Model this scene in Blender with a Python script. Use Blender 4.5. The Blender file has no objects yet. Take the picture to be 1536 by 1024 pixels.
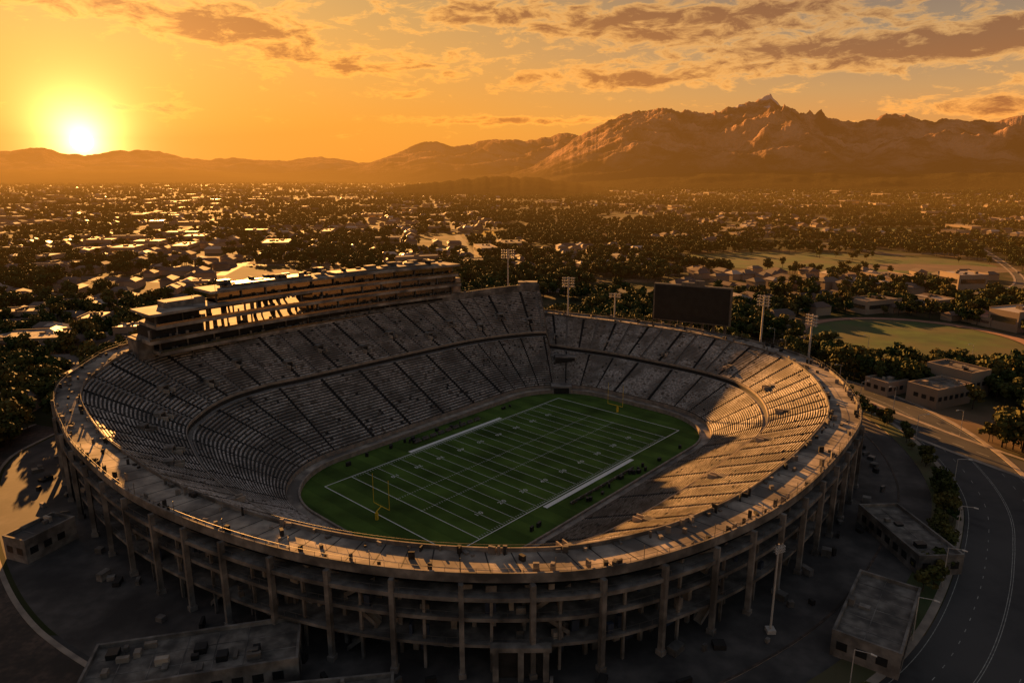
import bpy, math, random
from mathutils import Vector, noise, Matrix
random.seed(7)
R=math.radians
scene=bpy.context.scene
COL=scene.collection
# ---------------------------------------------------------------- helpers
def new_mat(name):
    m=bpy.data.materials.new(name); m.use_nodes=True
    nt=m.node_tree; b=nt.nodes['Principled BSDF']; return m,nt,b
def mat(name,c1,c2=None,scale=.5,rough=.85,metal=0,detail=5,lo=.35,hi=.65,c3=None,scale3=.05,spec=.3):
    m,nt,b=new_mat(name)
    b.inputs['Roughness'].default_value=rough; b.inputs['Metallic'].default_value=metal
    b.inputs['Specular IOR Level'].default_value=spec
    if c2 is None: c2=tuple(x*.75 for x in c1)
    g=nt.nodes.new('ShaderNodeNewGeometry')
    n=nt.nodes.new('ShaderNodeTexNoise'); n.inputs['Scale'].default_value=scale; n.inputs['Detail'].default_value=detail
    nt.links.new(g.outputs['Position'],n.inputs['Vector'])
    r=nt.nodes.new('ShaderNodeValToRGB'); r.color_ramp.elements[0].position=lo; r.color_ramp.elements[1].position=hi
    r.color_ramp.elements[0].color=(*c1,1); r.color_ramp.elements[1].color=(*c2,1)
    nt.links.new(n.outputs['Fac'],r.inputs['Fac']); out=r.outputs['Color']
    if c3:
        n2=nt.nodes.new('ShaderNodeTexNoise'); n2.inputs['Scale'].default_value=scale3; n2.inputs['Detail'].default_value=7
        nt.links.new(g.outputs['Position'],n2.inputs['Vector'])
        r2=nt.nodes.new('ShaderNodeValToRGB'); r2.color_ramp.elements[0].position=.42; r2.color_ramp.elements[1].position=.62
        nt.links.new(n2.outputs['Fac'],r2.inputs['Fac'])
        mx=nt.nodes.new('ShaderNodeMixRGB'); mx.inputs[2].default_value=(*c3,1)
        nt.links.new(r2.outputs['Color'],mx.inputs[0]); nt.links.new(out,mx.inputs[1]); out=mx.outputs[0]
    nt.links.new(out,b.inputs['Base Color'])
    return m
class MB:
    def __init__(s): s.v=[];s.f=[];s.m=[]
    def add(s,vs,fs,mi=0):
        o=len(s.v); s.v.extend(vs); s.f.extend([tuple(i+o for i in f) for f in fs]); s.m.extend([mi]*len(fs))
    def quad(s,a,b,c,d,mi=0): s.add([a,b,c,d],[(0,1,2,3)],mi)
    def box(s,c,size,rot=0,mi=0,top=None):
        cx,cy,cz=c; sx,sy,sz=[x/2 for x in size]; ca,sa=math.cos(rot),math.sin(rot)
        vs=[]
        for z in(-sz,sz):
            for x,y in((-sx,-sy),(sx,-sy),(sx,sy),(-sx,sy)): vs.append((cx+x*ca-y*sa,cy+x*sa+y*ca,cz+z))
        s.add(vs,[(3,2,1,0),(0,1,5,4),(1,2,6,5),(2,3,7,6),(3,0,4,7)],mi)
        s.add(vs[4:],[(0,1,2,3)],mi if top is None else top)
    def beam(s,a,b,w,mi=0,n=6,w2=None):
        a=Vector(a);b=Vector(b);d=(b-a).normalized(); w2=w if w2 is None else w2
        up=Vector((0,0,1)) if abs(d.z)<.95 else Vector((1,0,0))
        x=d.cross(up).normalized(); y=x.cross(d)
        vs=[]
        for p,r in((a,w/2),(b,w2/2)):
            for i in range(n):
                t=2*math.pi*(i+.5)/n; vs.append(tuple(p+x*math.cos(t)*r+y*math.sin(t)*r))
        fs=[(i,(i+1)%n,n+(i+1)%n,n+i) for i in range(n)]+[tuple(range(n-1,-1,-1)),tuple(range(n,2*n))]
        s.add(vs,fs,mi)
    def obj(s,name,mats,parent=None,smooth=False):
        me=bpy.data.meshes.new(name); me.from_pydata(s.v,[],s.f); 
        for m in mats: me.materials.append(m)
        me.polygons.foreach_set('material_index',s.m)
        if smooth: me.polygons.foreach_set('use_smooth',[True]*len(s.f))
        me.update(); o=bpy.data.objects.new(name,me); COL.objects.link(o)
        if parent: o.parent=parent
        return o
def empty(name,loc=(0,0,0)):
    e=bpy.data.objects.new(name,None); COL.objects.link(e); e.location=loc; return e
FC=(2.3,197.0); FA=R(48); CU,SU=math.cos(FA),math.sin(FA)
def F(u,v,z=0): return (FC[0]+u*CU-v*SU, FC[1]+u*SU+v*CU, z)
def FI(x,y):
    dx,dy=x-FC[0],y-FC[1]; return dx*CU+dy*SU, -dx*SU+dy*CU
# ---------------------------------------------------------------- materials
M_conc=mat('concrete',(.27,.235,.205),(.14,.12,.105),.5,c3=(.07,.061,.054),scale3=.18)
M_walk=mat('walkway_concrete',(.42,.35,.28),(.22,.185,.155),.35,c3=(.12,.10,.085),scale3=.14)
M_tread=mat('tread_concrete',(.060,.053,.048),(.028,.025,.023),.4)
M_bench=mat('bench_aluminium',(.46,.41,.37),(.20,.172,.15),1.3,rough=.5,c3=(.14,.118,.10),scale3=.12,lo=.38,hi=.6)
M_aisle=mat('aisle_concrete',(.22,.195,.17),(.13,.11,.10),1.2)
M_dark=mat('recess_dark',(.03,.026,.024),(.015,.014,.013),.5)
M_wallin=mat('field_wall',(.30,.24,.19),(.18,.145,.12),.6)
M_steel=mat('steel',(.18,.17,.16),(.12,.11,.10),1,rough=.5,metal=.6)
M_asph=mat('asphalt',(.05,.047,.046),(.03,.029,.029),.3,c3=(.065,.06,.056),scale3=.04)
M_pave=mat('pavement',(.10,.086,.077),(.055,.049,.045),.3,c3=(.035,.031,.029),scale3=.08)
M_light=mat('sidewalk',(.34,.27,.21),(.20,.16,.13),.3)
M_white=mat('white_paint',(.8,.8,.77),(.6,.6,.57),3)
M_yellow=mat('yellow_paint',(.75,.5,.04),(.65,.42,.03),3)
M_black=mat('black_panel',(.012,.012,.013),(.02,.02,.02),.4,rough=.5)
M_roof=mat('flat_roof',(.36,.31,.26),(.24,.2,.17),.15)
M_grass=mat('grass',(.035,.055,.015),(.06,.065,.022),.15,c3=(.09,.075,.035),scale3=.03)
M_water=mat('water',(.02,.02,.02),(.015,.018,.02),.1,rough=.06,spec=.8)
m,nt,b=new_mat('glass'); b.inputs['Base Color'].default_value=(.25,.2,.15,1); b.inputs['Roughness'].default_value=.12; b.inputs['Metallic'].default_value=.8; M_glass=m
def turf():
    m,nt,b=new_mat('turf'); L=nt.links; b.inputs['Roughness'].default_value=.95; b.inputs['Specular IOR Level'].default_value=.1
    g=nt.nodes.new('ShaderNodeNewGeometry')
    dp=nt.nodes.new('ShaderNodeVectorMath'); dp.operation='DOT_PRODUCT'; dp.inputs[1].default_value=(CU,SU,0); L.new(g.outputs['Position'],dp.inputs[0])
    a=nt.nodes.new('ShaderNodeMath'); a.operation='MULTIPLY_ADD'; a.inputs[1].default_value=math.pi/4.375; a.inputs[2].default_value=-(FC[0]*CU+FC[1]*SU)*math.pi/4.375
    L.new(dp.outputs['Value'],a.inputs[0])
    s=nt.nodes.new('ShaderNodeMath'); s.operation='SINE'; L.new(a.outputs[0],s.inputs[0])
    k=nt.nodes.new('ShaderNodeMath'); k.operation='MULTIPLY_ADD'; k.inputs[1].default_value=6; k.inputs[2].default_value=.5; k.use_clamp=True; L.new(s.outputs[0],k.inputs[0])
    mx=nt.nodes.new('ShaderNodeMixRGB'); mx.inputs[1].default_value=(.050,.088,.016,1); mx.inputs[2].default_value=(.066,.112,.020,1); L.new(k.outputs[0],mx.inputs[0])
    n=nt.nodes.new('ShaderNodeTexNoise'); n.inputs['Scale'].default_value=.09; n.inputs['Detail'].default_value=9; L.new(g.outputs['Position'],n.inputs['Vector'])
    r=nt.nodes.new('ShaderNodeMapRange'); r.inputs[1].default_value=.3; r.inputs[2].default_value=.7; r.inputs[3].default_value=.55; r.inputs[4].default_value=1.35; L.new(n.outputs['Fac'],r.inputs[0])
    v=nt.nodes.new('ShaderNodeVectorMath'); v.operation='SCALE'; L.new(mx.outputs[0],v.inputs[0]); L.new(r.outputs[0],v.inputs['Scale'])
    L.new(v.outputs[0],b.inputs['Base Color']); return m
M_turf=turf()
def leafmat(name,c1,c2):
    m,nt,b=new_mat(name); L=nt.links; b.inputs['Roughness'].default_value=.8; b.inputs['Specular IOR Level'].default_value=.15
    oi=nt.nodes.new('ShaderNodeObjectInfo')
    mx=nt.nodes.new('ShaderNodeMixRGB'); mx.inputs[1].default_value=(*c1,1); mx.inputs[2].default_value=(*c2,1); L.new(oi.outputs['Random'],mx.inputs[0])
    L.new(mx.outputs[0],b.inputs['Base Color']); return m
M_leaf=leafmat('foliage',(.028,.050,.012),(.110,.088,.022))
M_leafa=leafmat('foliage_autumn',(.12,.09,.015),(.2,.12,.02))
M_bark=mat('bark',(.06,.045,.035),(.04,.03,.022),2)
# ---------------------------------------------------------------- stadium curves
def rrect(a,b,r):
    P=[]
    parts=[('l',(-(a-r),-b),(a-r,-b),(0,-1)),('a',(a-r,-(b-r)),-90),('l',(a,-(b-r)),(a,b-r),(1,0)),('a',(a-r,b-r),0),
           ('l',(a-r,b),(-(a-r),b),(0,1)),('a',(-(a-r),b-r),90),('l',(-a,b-r),(-a,-(b-r)),(-1,0)),('a',(-(a-r),-(b-r)),180)]
    for p in parts:
        if p[0]=='l':
            for i in range(200):
                t=i/200; P.append(((p[1][0]*(1-t)+p[2][0]*t,p[1][1]*(1-t)+p[2][1]*t),p[3]))
        else:
            for i in range(200):
                t=R(p[2]+90*i/200); d=(math.cos(t),math.sin(t)); P.append(((p[1][0]+d[0]*r,p[1][1]+d[1]*r),d))
    return P
IN=rrect(64,37.5,25)
OC=[(-9,-87),(25,-86),(54,-81),(86,-64),(105,-43),(112,-13),(111,25),(106,55),(98,82),(62,102),(15,111),(-35,116),(-68,116),(-88,105),(-97,93),(-102,68),(-104,45),(-104,18),(-100,-7),(-93,-30),(-83,-49),(-70,-65),(-56,-75.5),(-34,-83.5)]
def catmull(C,n=16):
    out=[];k=len(C)
    for i in range(k):
        p0,p1,p2,p3=[Vector(C[(i+j-1)%k]) for j in range(4)]
        for q in range(n):
            t=q/n
            out.append(.5*((2*p1)+(p2-p0)*t+(2*p0-5*p1+4*p2-p3)*t*t+(3*p1-p0-3*p2+p3)*t**3))
    return out
OL=catmull(OC)
def hit(p,d):
    best=None
    for i in range(len(OL)):
        a=OL[i]; b=OL[(i+1)%len(OL)]; e=b-a
        den=d[0]*e[1]-d[1]*e[0]
        if abs(den)<1e-9: continue
        w=(a[0]-p[0],a[1]-p[1])
        t=(w[0]*e[1]-w[1]*e[0])/den; s=(w[0]*d[1]-w[1]*d[0])/den
        if t>0 and -1e-6<=s<=1+1e-6 and (best is None or t<best): best=t
    return best
dense=[]
for p,d in IN[::2]:
    t=hit(p,d)
    if t: dense.append((p,d,t))
K=len(dense); cum=[0]
def mid(k): p,d,t=dense[k%K]; return Vector((p[0]+d[0]*t*.8,p[1]+d[1]*t*.8))
for k in range(K): cum.append(cum[-1]+(mid(k+1)-mid(k)).length)
NC=540; cols=[]; j=0
for i in range(NC):
    s=cum[-1]*i/NC
    while cum[j+1]<s: j+=1
    f=(s-cum[j])/max(1e-9,cum[j+1]-cum[j]); A=dense[j%K];B=dense[(j+1)%K]
    p=Vector(A[0]).lerp(Vector(B[0]),f); d=Vector(A[1]).lerp(Vector(B[1]),f).normalized(); t=A[2]*(1-f)+B[2]*f
    cols.append((p,d,t))
def interp(tab,x):
    for (a,b),(c,d) in zip(tab,tab[1:]):
        if a<=x<=c: return b+(d-b)*(x-a)/(c-a)
    return tab[-1][1]
HT=[(-180,19),(-95,19),(-45,19.3),(-22,20),(0,21),(36.6,21),(37.2,32),(56,30.5),(90,29.5),(118,29),(124,28),(131,25),(136,22.5),(143,20.3),(150,19.2),(180,19)]
ZM=[(-180,9.5),(-90,9.8),(0,10.5),(36.6,11),(37.2,16.5),(60,16.5),(110,16),(135,12),(155,10),(180,9.5)]
WW=[(-180,8.5),(38,8.5),(46,11),(60,14),(105,14),(118,8.5),(180,8.5)]
info=[]
for p,d,t in cols:
    o=p+d*t; th=math.degrees(math.atan2(o[1],o[0]))
    info.append(dict(p=p,d=d,t=t,o=o,th=th,H=interp(HT,th),zm=interp(ZM,th),w=interp(WW,th)))
def P(i,off,z):
    c=info[i%NC]; q=c['p']+c['d']*off; return F(q[0],q[1],z)
def PO(i,off,z):
    c=info[i%NC]; q=c['o']+c['d']*off; return F(q[0],q[1],z)
stadium=empty('football_stadium')
N1,N2=24,24
bowl=MB(); CA=1.6
def lmf(L): return 4+(L-4-CA)*.49
for i in range(NC):
    j=i+1; A=info[i];B=info[j%NC]
    aisle=(i%13==0); aisle2=(i%13==6)
    La=A['t']-A['w'];Lb=B['t']-B['w'];lma,lmb=lmf(La),lmf(Lb);zma,zmb=A['zm'],B['zm'];Ha,Hb=A['H'],B['H']
    bowl.quad(P(i,0,0),P(j,0,0),P(j,0,1.5),P(i,0,1.5),3)
    bowl.quad(P(i,0,1.5),P(j,0,1.5),P(j,.5,1.5),P(i,.5,1.5),3)
    bowl.quad(P(i,.5,1.5),P(j,.5,1.5),P(j,.5,.9),P(i,.5,.9),3)
    bowl.quad(P(i,.5,.9),P(j,.5,.9),P(j,3.6,.9),P(i,3.6,.9),5)
    bowl.quad(P(i,3.6,.9),P(j,3.6,.9),P(j,3.6,2.4),P(i,3.6,2.4),3)
    east=A['th']<20 and A['th']>-120
    def rows(n,a0,a1,za0,za1,b0,b1,zb0,zb1,top):
        for k in range(n):
            t0,t1=k/n,(k+1)/n
            ra0,ra1=a0+(a1-a0)*t0,a0+(a1-a0)*t1; rb0,rb1=b0+(b1-b0)*t0,b0+(b1-b0)*t1
            za,zan=za0+(za1-za0)*t0,za0+(za1-za0)*t1; zb,zbn=zb0+(zb1-zb0)*t0,zb0+(zb1-zb0)*t1
            am=0
            if aisle: am=4 if not top else 2
            elif aisle2 and top: am=4
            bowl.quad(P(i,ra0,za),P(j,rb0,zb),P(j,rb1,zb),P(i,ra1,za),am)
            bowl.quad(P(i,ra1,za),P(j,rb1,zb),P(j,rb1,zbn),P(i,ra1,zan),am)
            if not am:
                h=.42; f0,f1=.42,.86
                if random.random()<.012: continue
                wa=ra1-ra0; wb=rb1-rb0; ta=(.6 if east else .12)*wa*(f1-f0)
                p1,p2=P(i,ra0+wa*f0,za+h),P(j,rb0+wb*f0,zb+h); p3,p4=P(j,rb0+wb*f1,zb+h+ta),P(i,ra0+wa*f1,za+h+ta)
                bm_=1 if random.random()<.92 else 6
                bowl.quad(p1,p2,p3,p4,bm_)
                q1,q2=P(i,ra0+wa*f0,za+h-.34),P(j,rb0+wb*f0,zb+h-.34); bowl.quad(q1,q2,p2,p1,bm_)
    rows(N1,3.6,lma,2.4,zma,3.6,lmb,2.4,zmb,False)
    bowl.quad(P(i,lma,zma),P(j,lmb,zmb),P(j,lmb+CA-.3,zmb),P(i,lma+CA-.3,zma),2)
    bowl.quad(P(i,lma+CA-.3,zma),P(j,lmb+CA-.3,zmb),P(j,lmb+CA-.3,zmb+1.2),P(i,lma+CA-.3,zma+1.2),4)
    bowl.quad(P(i,lma+CA-.3,zma+1.2),P(j,lmb+CA-.3,zmb+1.2),P(j,lmb+CA-.3,zmb+2.0),P(i,lma+CA-.3,zma+2.0),3)
    bowl.quad(P(i,lma+CA-.3,zma+2.0),P(j,lmb+CA-.3,zmb+2.0),P(j,lmb+CA,zmb+2.0),P(i,lma+CA,zma+2.0),3)
    rows(N2,lma+CA,La,zma+1.7,Ha,lmb+CA,Lb,zmb+1.7,Hb,True)
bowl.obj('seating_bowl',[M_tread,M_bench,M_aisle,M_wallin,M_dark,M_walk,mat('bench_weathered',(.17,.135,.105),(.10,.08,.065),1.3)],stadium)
rim=MB()
def sweep(mb,sec,fn,mi=0,rng=None):
    for i in (rng or range(NC)):
        for (a,b) in zip(sec,sec[1:]):
            mb.quad(fn(i,*a),fn(i+1,*a),fn(i+1,*b),fn(i,*b),mi)
top=lambda i,o,dz: PO(i,o,info[i%NC]['H']+dz)
inn=lambda i,o,dz: PO(i,o-info[i%NC]['w'],info[i%NC]['H']+dz)
for i in range(NC):
    rim.quad(inn(i,.3,.02),inn(i+1,.3,.02),top(i+1,-.35,.02),top(i,-.35,.02),0)
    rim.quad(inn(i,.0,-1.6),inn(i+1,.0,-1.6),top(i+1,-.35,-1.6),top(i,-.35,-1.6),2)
sweep(rim,[(-.35,.02),(-.35,.8),(0,.8),(0,-1.0),(-.5,-1.0)],top,1)
sweep(rim,[(0,0),(0,.85),(.3,.85),(.3,.02)],inn,1)
for i in range(0,NC,4):
    a=Vector(inn(i,.4,.026)); b=Vector(top(i,-.4,.026)); n=Vector((-(b-a).y,(b-a).x,0)).normalized()*.12
    rim.quad(a-n,a+n,b+n,b-n,2)
for i in range(0,NC,1):
    for rep in range(2):
        if random.random()<.36:
            c=info[i]; off=-random.choice([random.uniform(.6,1.4),random.uniform(1,c['w']-1),c['w']-random.uniform(.6,1.2)]); s=random.uniform(.2,.8)
            x,y,z=PO(i,off,c['H']); hh=random.uniform(.3,1.8); rim.box((x,y,z+hh/2+.025),(s,random.uniform(.2,1.3),hh),random.random()*3,random.choice([1,2,1]))
rim.obj('rim_walkway',[M_walk,M_conc,M_dark],stadium)
rail=MB()
for i in range(0,NC,2):
    rail.beam(top(i,-.17,.8),top(i,-.17,1.6),.09,0,4)
    rail.beam(inn(i,.15,.85),inn(i,.15,1.4),.07,0,4)
    if i%12==0: rail.beam(top(i,-.17,.8),top(i,-.17,3.4),.14,0,4)
for i in range(NC): rail.beam(top(i,-.17,1.6),top(i+1,-.17,1.6),.07,0,4); rail.beam(inn(i,.15,1.4),inn(i+1,.15,1.4),.06,0,4)
rail.obj('rim_railing',[M_steel],stadium)
ext=MB()
lv=[(5.4,.6),(10.4,.7),(14.8,.8)]
for (z,h) in lv:
    f=lambda i,o,dz,z=z: PO(i,o,z+dz)
    o0=0 if z<14 else .9
    sweep(ext,[(-.9+o0,h),(-.1+o0,h),(-.1+o0,0),(-.9+o0,0)],f,0)
    sweep(ext,[(-.9+o0,h-.15),(-9,h-.15)],f,0)
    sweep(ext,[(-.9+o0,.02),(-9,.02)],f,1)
    for i in range(NC): ext.beam(PO(i,-.4+o0,z+h+1.0),PO(i+1,-.4+o0,z+h+1.0),.08,2,4); 
    for i in range(0,NC,2): ext.beam(PO(i,-.4+o0,z+h),PO(i,-.4+o0,z+h+1),.07,2,4)
for (z,h) in [(19.5,.8),(24,.8)]:
    rg=[i for i in range(NC) if info[i]['H']>z+3 and info[(i+1)%NC]['H']>z+3]
    f=lambda i,o,dz,z=z: PO(i,o,z+dz)
    sweep(ext,[(-9,h),(-.1,h),(-.1,0),(-9,0)],f,0,rg)
for i in range(NC):
    H=info[i]['H'];H2=info[(i+1)%NC]['H']
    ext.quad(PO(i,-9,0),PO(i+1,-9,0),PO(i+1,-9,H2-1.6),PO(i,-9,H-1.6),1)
STEP=9
for i in range(0,NC,STEP):
    c=info[i]; rot=FA+math.atan2(c['d'][1],c['d'][0])
    x,y,_=PO(i,.55,0); h=c['H']-1.0
    ext.box((x,y,h/2),(1.0,.85,h),rot,0)
    ext.box((x,y,.5),(1.5,1.3,1.0),rot,0)
    x,y,_=PO(i,-4.5,0); ext.box((x,y,h/2),(.8,.7,h),rot,0)
    a=PO(i,-9,c['H']-7); b=PO(i,.2,c['H']-1.4); ext.beam(a,b,.9,0,4)
    x,y,_=PO(i+4,-1.2,0); ext.box((x,y,7.3),(.5,.5,14.6),rot,0)
    for q in range(1,9):
        if random.random()<.6:
            x,y,_=PO(i+q,-random.uniform(5.5,8.6),0); hh=random.choice([2.6,3.4,4.6]); ext.box((x,y,hh/2),(.8,random.uniform(.8,1.8),hh),rot,random.choice([0,2,3,4,4]))
        if random.random()<.22:
            x,y,_=PO(i+q,random.uniform(1,9),0); hh=random.uniform(.6,1.8); ext.box((x,y,hh/2),(random.uniform(.5,2),random.uniform(.5,3),hh),random.random()*3,random.choice([0,2,1]))
        for zz in (5.85,10.95,15.5):
            if random.random()<.4:
                x,y,_=PO(i+q,-random.uniform(1,7),0); hh=random.uniform(.8,2.6); ext.box((x,y,zz+hh/2),(random.uniform(.4,1.5),random.uniform(.4,2),hh),rot,random.choice([0,2,3,4]))
    if (i//STEP)%3==0:
        for (z0,z1,a_,b_) in((0,5.6,1,6),(5.8,10.8,6,1),(10.9,15.2,1,6)):
            p=Vector(PO(i+a_,-3.2,z0)); q=Vector(PO(i+b_,-3.2,z1)); 
            dv=(q-p); n=Vector((dv.y,-dv.x,0)).normalized()*1.0
            ext.quad(p-n,p+n,q+n,q-n,3); ext.quad(p+n,q+n,q+n+Vector((0,0,1)),p+n+Vector((0,0,1)),0); ext.quad(p-n,q-n,q-n+Vector((0,0,1)),p-n+Vector((0,0,1)),0)
ext.obj('exterior_frame',[M_conc,M_dark,M_steel,M_walk,mat('painted_panel',(.04,.055,.09),(.03,.035,.05),.5)],stadium)
vom=MB()
def vomit(i,fr,up,w=2.6,h=2.2):
    c=info[i%NC]; L=c['t']-c['w']; lm=lmf(L)
    if up: a,b,za,zb=lm+CA,L,c['zm']+1.7,c['H']
    else: a,b,za,zb=3.6,lm,2.4,c['zm']
    off=a+(b-a)*fr; z=za+(zb-za)*fr; rot=FA+math.atan2(c['d'][1],c['d'][0])
    x,y,_=P(i,off+1.3,0); vom.box((x,y,z+h/2-.4),(2.2,w,h),rot,0,0)
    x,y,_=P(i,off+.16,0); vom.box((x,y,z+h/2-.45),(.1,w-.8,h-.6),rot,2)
    for s in(-1,1):
        q=Vector(P(i,off-1.0,0)); t=Vector((-math.sin(rot),math.cos(rot),0))*s*(w/2-.15); vom.box((q.x+t.x,q.y+t.y,z+.2),(2.2,.3,1.3),rot,1)
for i in range(6,NC,26):
    if 37<info[i]['th']<160: vomit(i,.40,True)
    else: vomit(i,.25,True,1.8,1.6)
for i in range(19,NC,26):
    if 37<info[i]['th']<160: vomit(i,.22,True,2.6)
vom.obj('vomitories',[M_conc,M_walk,M_dark],stadium)
tun=MB()
k=min(range(NC),key=lambda i:abs(info[i]['th']-36))
x,y,_=P(k-4,2,0); rot=FA+math.atan2(info[k]['d'][1],info[k]['d'][0])
tun.box((x,y,1.5),(5,8,3),rot,0); x,y,_=P(k-4,-.6,0); tun.box((x,y,1.2),(.3,6,2.4),rot,1)
x,y,_=P(k-8,20,0); tun.box((x,y,8.8),(5,9,3.0),rot,0); x,y,_=P(k-8,17.4,0); tun.box((x,y,8.9),(.3,8,2.0),rot,1)
tun.obj('players_tunnel',[M_conc,M_black],stadium)
# ---------------------------------------------------------------- field
field=empty('football_field')
fm=MB(); ring=[F(p[0],p[1],.02) for p,d in IN[::10]]
fm.add(ring,[tuple(range(len(ring)))],0); fm.obj('turf',[M_turf],field)
ln=MB(); LX,LV=52.5,26
def strip(u0,v0,u1,v1,w,z=.03,mi=0):
    d=Vector((u1-u0,v1-v0)).normalized(); n=Vector((-d.y,d.x))*w/2
    ln.quad(F(u0-n.x,v0-n.y,z),F(u1-n.x,v1-n.y,z),F(u1+n.x,v1+n.y,z),F(u0+n.x,v0+n.y,z),mi)
for s in(-1,1):
    strip(-LX,s*LV,LX,s*LV,.26,.030); strip(s*LX,-LV-.13,s*LX,LV+.13,.26,.034)
    strip(-21,s*(LV+1.4),21,s*(LV+1.4),1.4,.034)
yd=LX*2/120
for k in range(-10,11):
    strip(k*5*yd,-LV+.3,k*5*yd,LV-.3,.12 if abs(k)<10 else .2,.038)
for k in range(-49,50):
    if k%5==0: continue
    for v in(-LV+.9,-5,5,LV-.9): strip(k*yd,v-.3,k*yd,v+.3,.12,.038)
for k in range(-10,11,1):
    for v in(-5,5): strip(k*5*yd-.4,v,k*5*yd+.4,v,.12,.042)
ln.obj('field_lines',[M_white],field)
def text(s,u,v,size,rot):
    cu=bpy.data.curves.new('n','FONT'); cu.body=s; cu.size=size; cu.align_x='CENTER'; cu.align_y='CENTER'; cu.materials.append(M_white)
    o=bpy.data.objects.new('yard_number',cu); COL.objects.link(o); o.location=F(u,v,.045); o.rotation_euler=(0,0,FA+rot); o.parent=field
for k,n in zip(range(-4,5),['1 0','2 0','3 0','4 0','5 0','4 0','3 0','2 0','1 0']):
    text(n,k*10*yd,-LV+9,2.0,0); text(n,k*10*yd,LV-9,2.0,math.pi)
for s in(-1,1):
    g=MB(); u=s*(LX+.2)
    g.beam(F(u+s*1.6,0,0),F(u+s*1.6,0,2.2),.4); g.beam(F(u+s*1.6,0,2.2),F(u,0,3.1),.3)
    g.beam(F(u,-3.2,3.05),F(u,3.2,3.05),.2); 
    for v in(-3.2,3.2): g.beam(F(u,v,3.05),F(u,v,11),.15)
    g.beam(F(u+s*1.6,0,0),F(u+s*1.6,0,1.8),.9,0,8)
    g.obj('goal_post',[M_yellow])
sb=MB()
for s in(-1,1):
    for k in range(9):
        u=-14+k*3.4; c=F(u,s*(LV+5.5),.45); sb.box(c,(2.6,.6,.5),FA,0); c=F(u,s*(LV+5.9),.85); sb.box(c,(2.6,.12,.7),FA,0)
    for k in range(16):
        c=F(random.uniform(-40,40),s*(LV+random.uniform(6,9)),.6); sb.box(c,(random.uniform(.5,1.6),random.uniform(.4,1),random.uniform(.6,1.4)),FA+random.random(),1)
sb.obj('sideline_benches',[M_steel,M_black])
# ---------------------------------------------------------------- press box
pb=empty('press_box'); pm=MB()
def pv(u): return 99.5-.055*u-.0013*u*u
def pslab(u0,u1,f0,f1,z0,z1,mi,n=28):
    for k in range(n):
        a=u0+(u1-u0)*k/n; b=u0+(u1-u0)*(k+1)/n
        q=[F(a,pv(a)+f0,z0),F(b,pv(b)+f0,z0),F(b,pv(b)+f1,z0),F(a,pv(a)+f1,z0),F(a,pv(a)+f0,z1),F(b,pv(b)+f0,z1),F(b,pv(b)+f1,z1),F(a,pv(a)+f1,z1)]
        fs=[(3,2,1,0),(4,5,6,7),(0,1,5,4),(2,3,7,6)]
        if k==0: fs.append((3,0,4,7))
        if k==n-1: fs.append((1,2,6,5))
        pm.add(q,fs,mi)
U0,U1=-66,62
zs=[28.2,32.4,36.6,40.8]
for li,z in enumerate(zs):
    a=U0+(0,-3,0,22)[li]; b=U1-(6,3,0,0)[li]
    f=(-.5,-.5,.8,2.5)[li]
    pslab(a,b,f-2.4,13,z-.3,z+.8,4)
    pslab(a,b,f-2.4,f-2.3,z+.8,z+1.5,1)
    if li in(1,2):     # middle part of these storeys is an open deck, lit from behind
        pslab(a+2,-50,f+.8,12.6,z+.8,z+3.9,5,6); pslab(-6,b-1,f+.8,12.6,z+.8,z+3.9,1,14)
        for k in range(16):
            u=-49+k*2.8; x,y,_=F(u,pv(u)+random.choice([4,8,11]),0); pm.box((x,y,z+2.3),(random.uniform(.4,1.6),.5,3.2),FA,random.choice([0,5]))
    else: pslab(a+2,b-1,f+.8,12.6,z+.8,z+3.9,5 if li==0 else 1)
    nn=int((b-a)/9)
    for k in range(nn+1):
        u=a+1+(b-a-2)*k/nn; x,y,_=F(u,pv(u)+f+.4,0); pm.box((x,y,z+2.3),(.4,.5,3.2),FA,0)
    for k in range(60):
        u=random.uniform(a+2,b-2); x,y,_=F(u,pv(u)+f-random.uniform(.2,1.8),0); hh=random.uniform(.4,1.6); pm.box((x,y,z+.8+hh/2),(random.uniform(.3,1.5),.5,hh),FA,random.choice([2,5]))
pslab(U0-2,U0+26,-2.2,13.4,40.8,41.6,4); pslab(U0+20,U1+1,0,13.6,45,45.9,4)
pslab(-60,-46,5,11,41.6,43.6,0); pslab(-38,-5,3,10,45.9,47.0,2); pslab(5,50,2,9,45.9,46.8,2)
for k in range(30):
    u=random.uniform(-40,58); x,y,_=F(u,pv(u)+random.uniform(3,12),0); h=random.uniform(.6,2.2); pm.box((x,y,46.5+h/2),(random.uniform(1,5),random.uniform(1,3),h),FA,random.choice([0,2,5]))
for k in range(14):
    u=-60+k*8.5; x,y,_=F(u,pv(u)+3,0); zb=41.5 if u<-44 else 45.8; pm.beam((x,y,zb),(x,y,zb+random.uniform(1.5,4)),.14,2,4)
for u,hh in((U0-2,33),(U1+2,39)):
    x,y,_=F(u,pv(u)+8,0); pm.box((x,y,hh/2),(5,8,hh),FA,0)
pslab(U0,U1,13.1,13.6,0,31.8,0)
pm.obj('press_box_structure',[M_conc,M_glass,M_steel,M_roof,M_walk,M_dark],pb)
wl=MB()
rg=[i for i in range(NC) if 37.4<info[i]['th']<62]
for i in rg:
    wl.quad(inn(i,.1,.9),inn(i+1,.1,.9),inn(i+1,.1,3.2),inn(i,.1,3.2),0); wl.quad(inn(i,.1,3.2),inn(i+1,.1,3.2),inn(i+1,.7,3.2),inn(i,.7,3.2),0); wl.quad(inn(i,.7,0),inn(i+1,.7,0),inn(i+1,.7,3.2),inn(i,.7,3.2),0)
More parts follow.
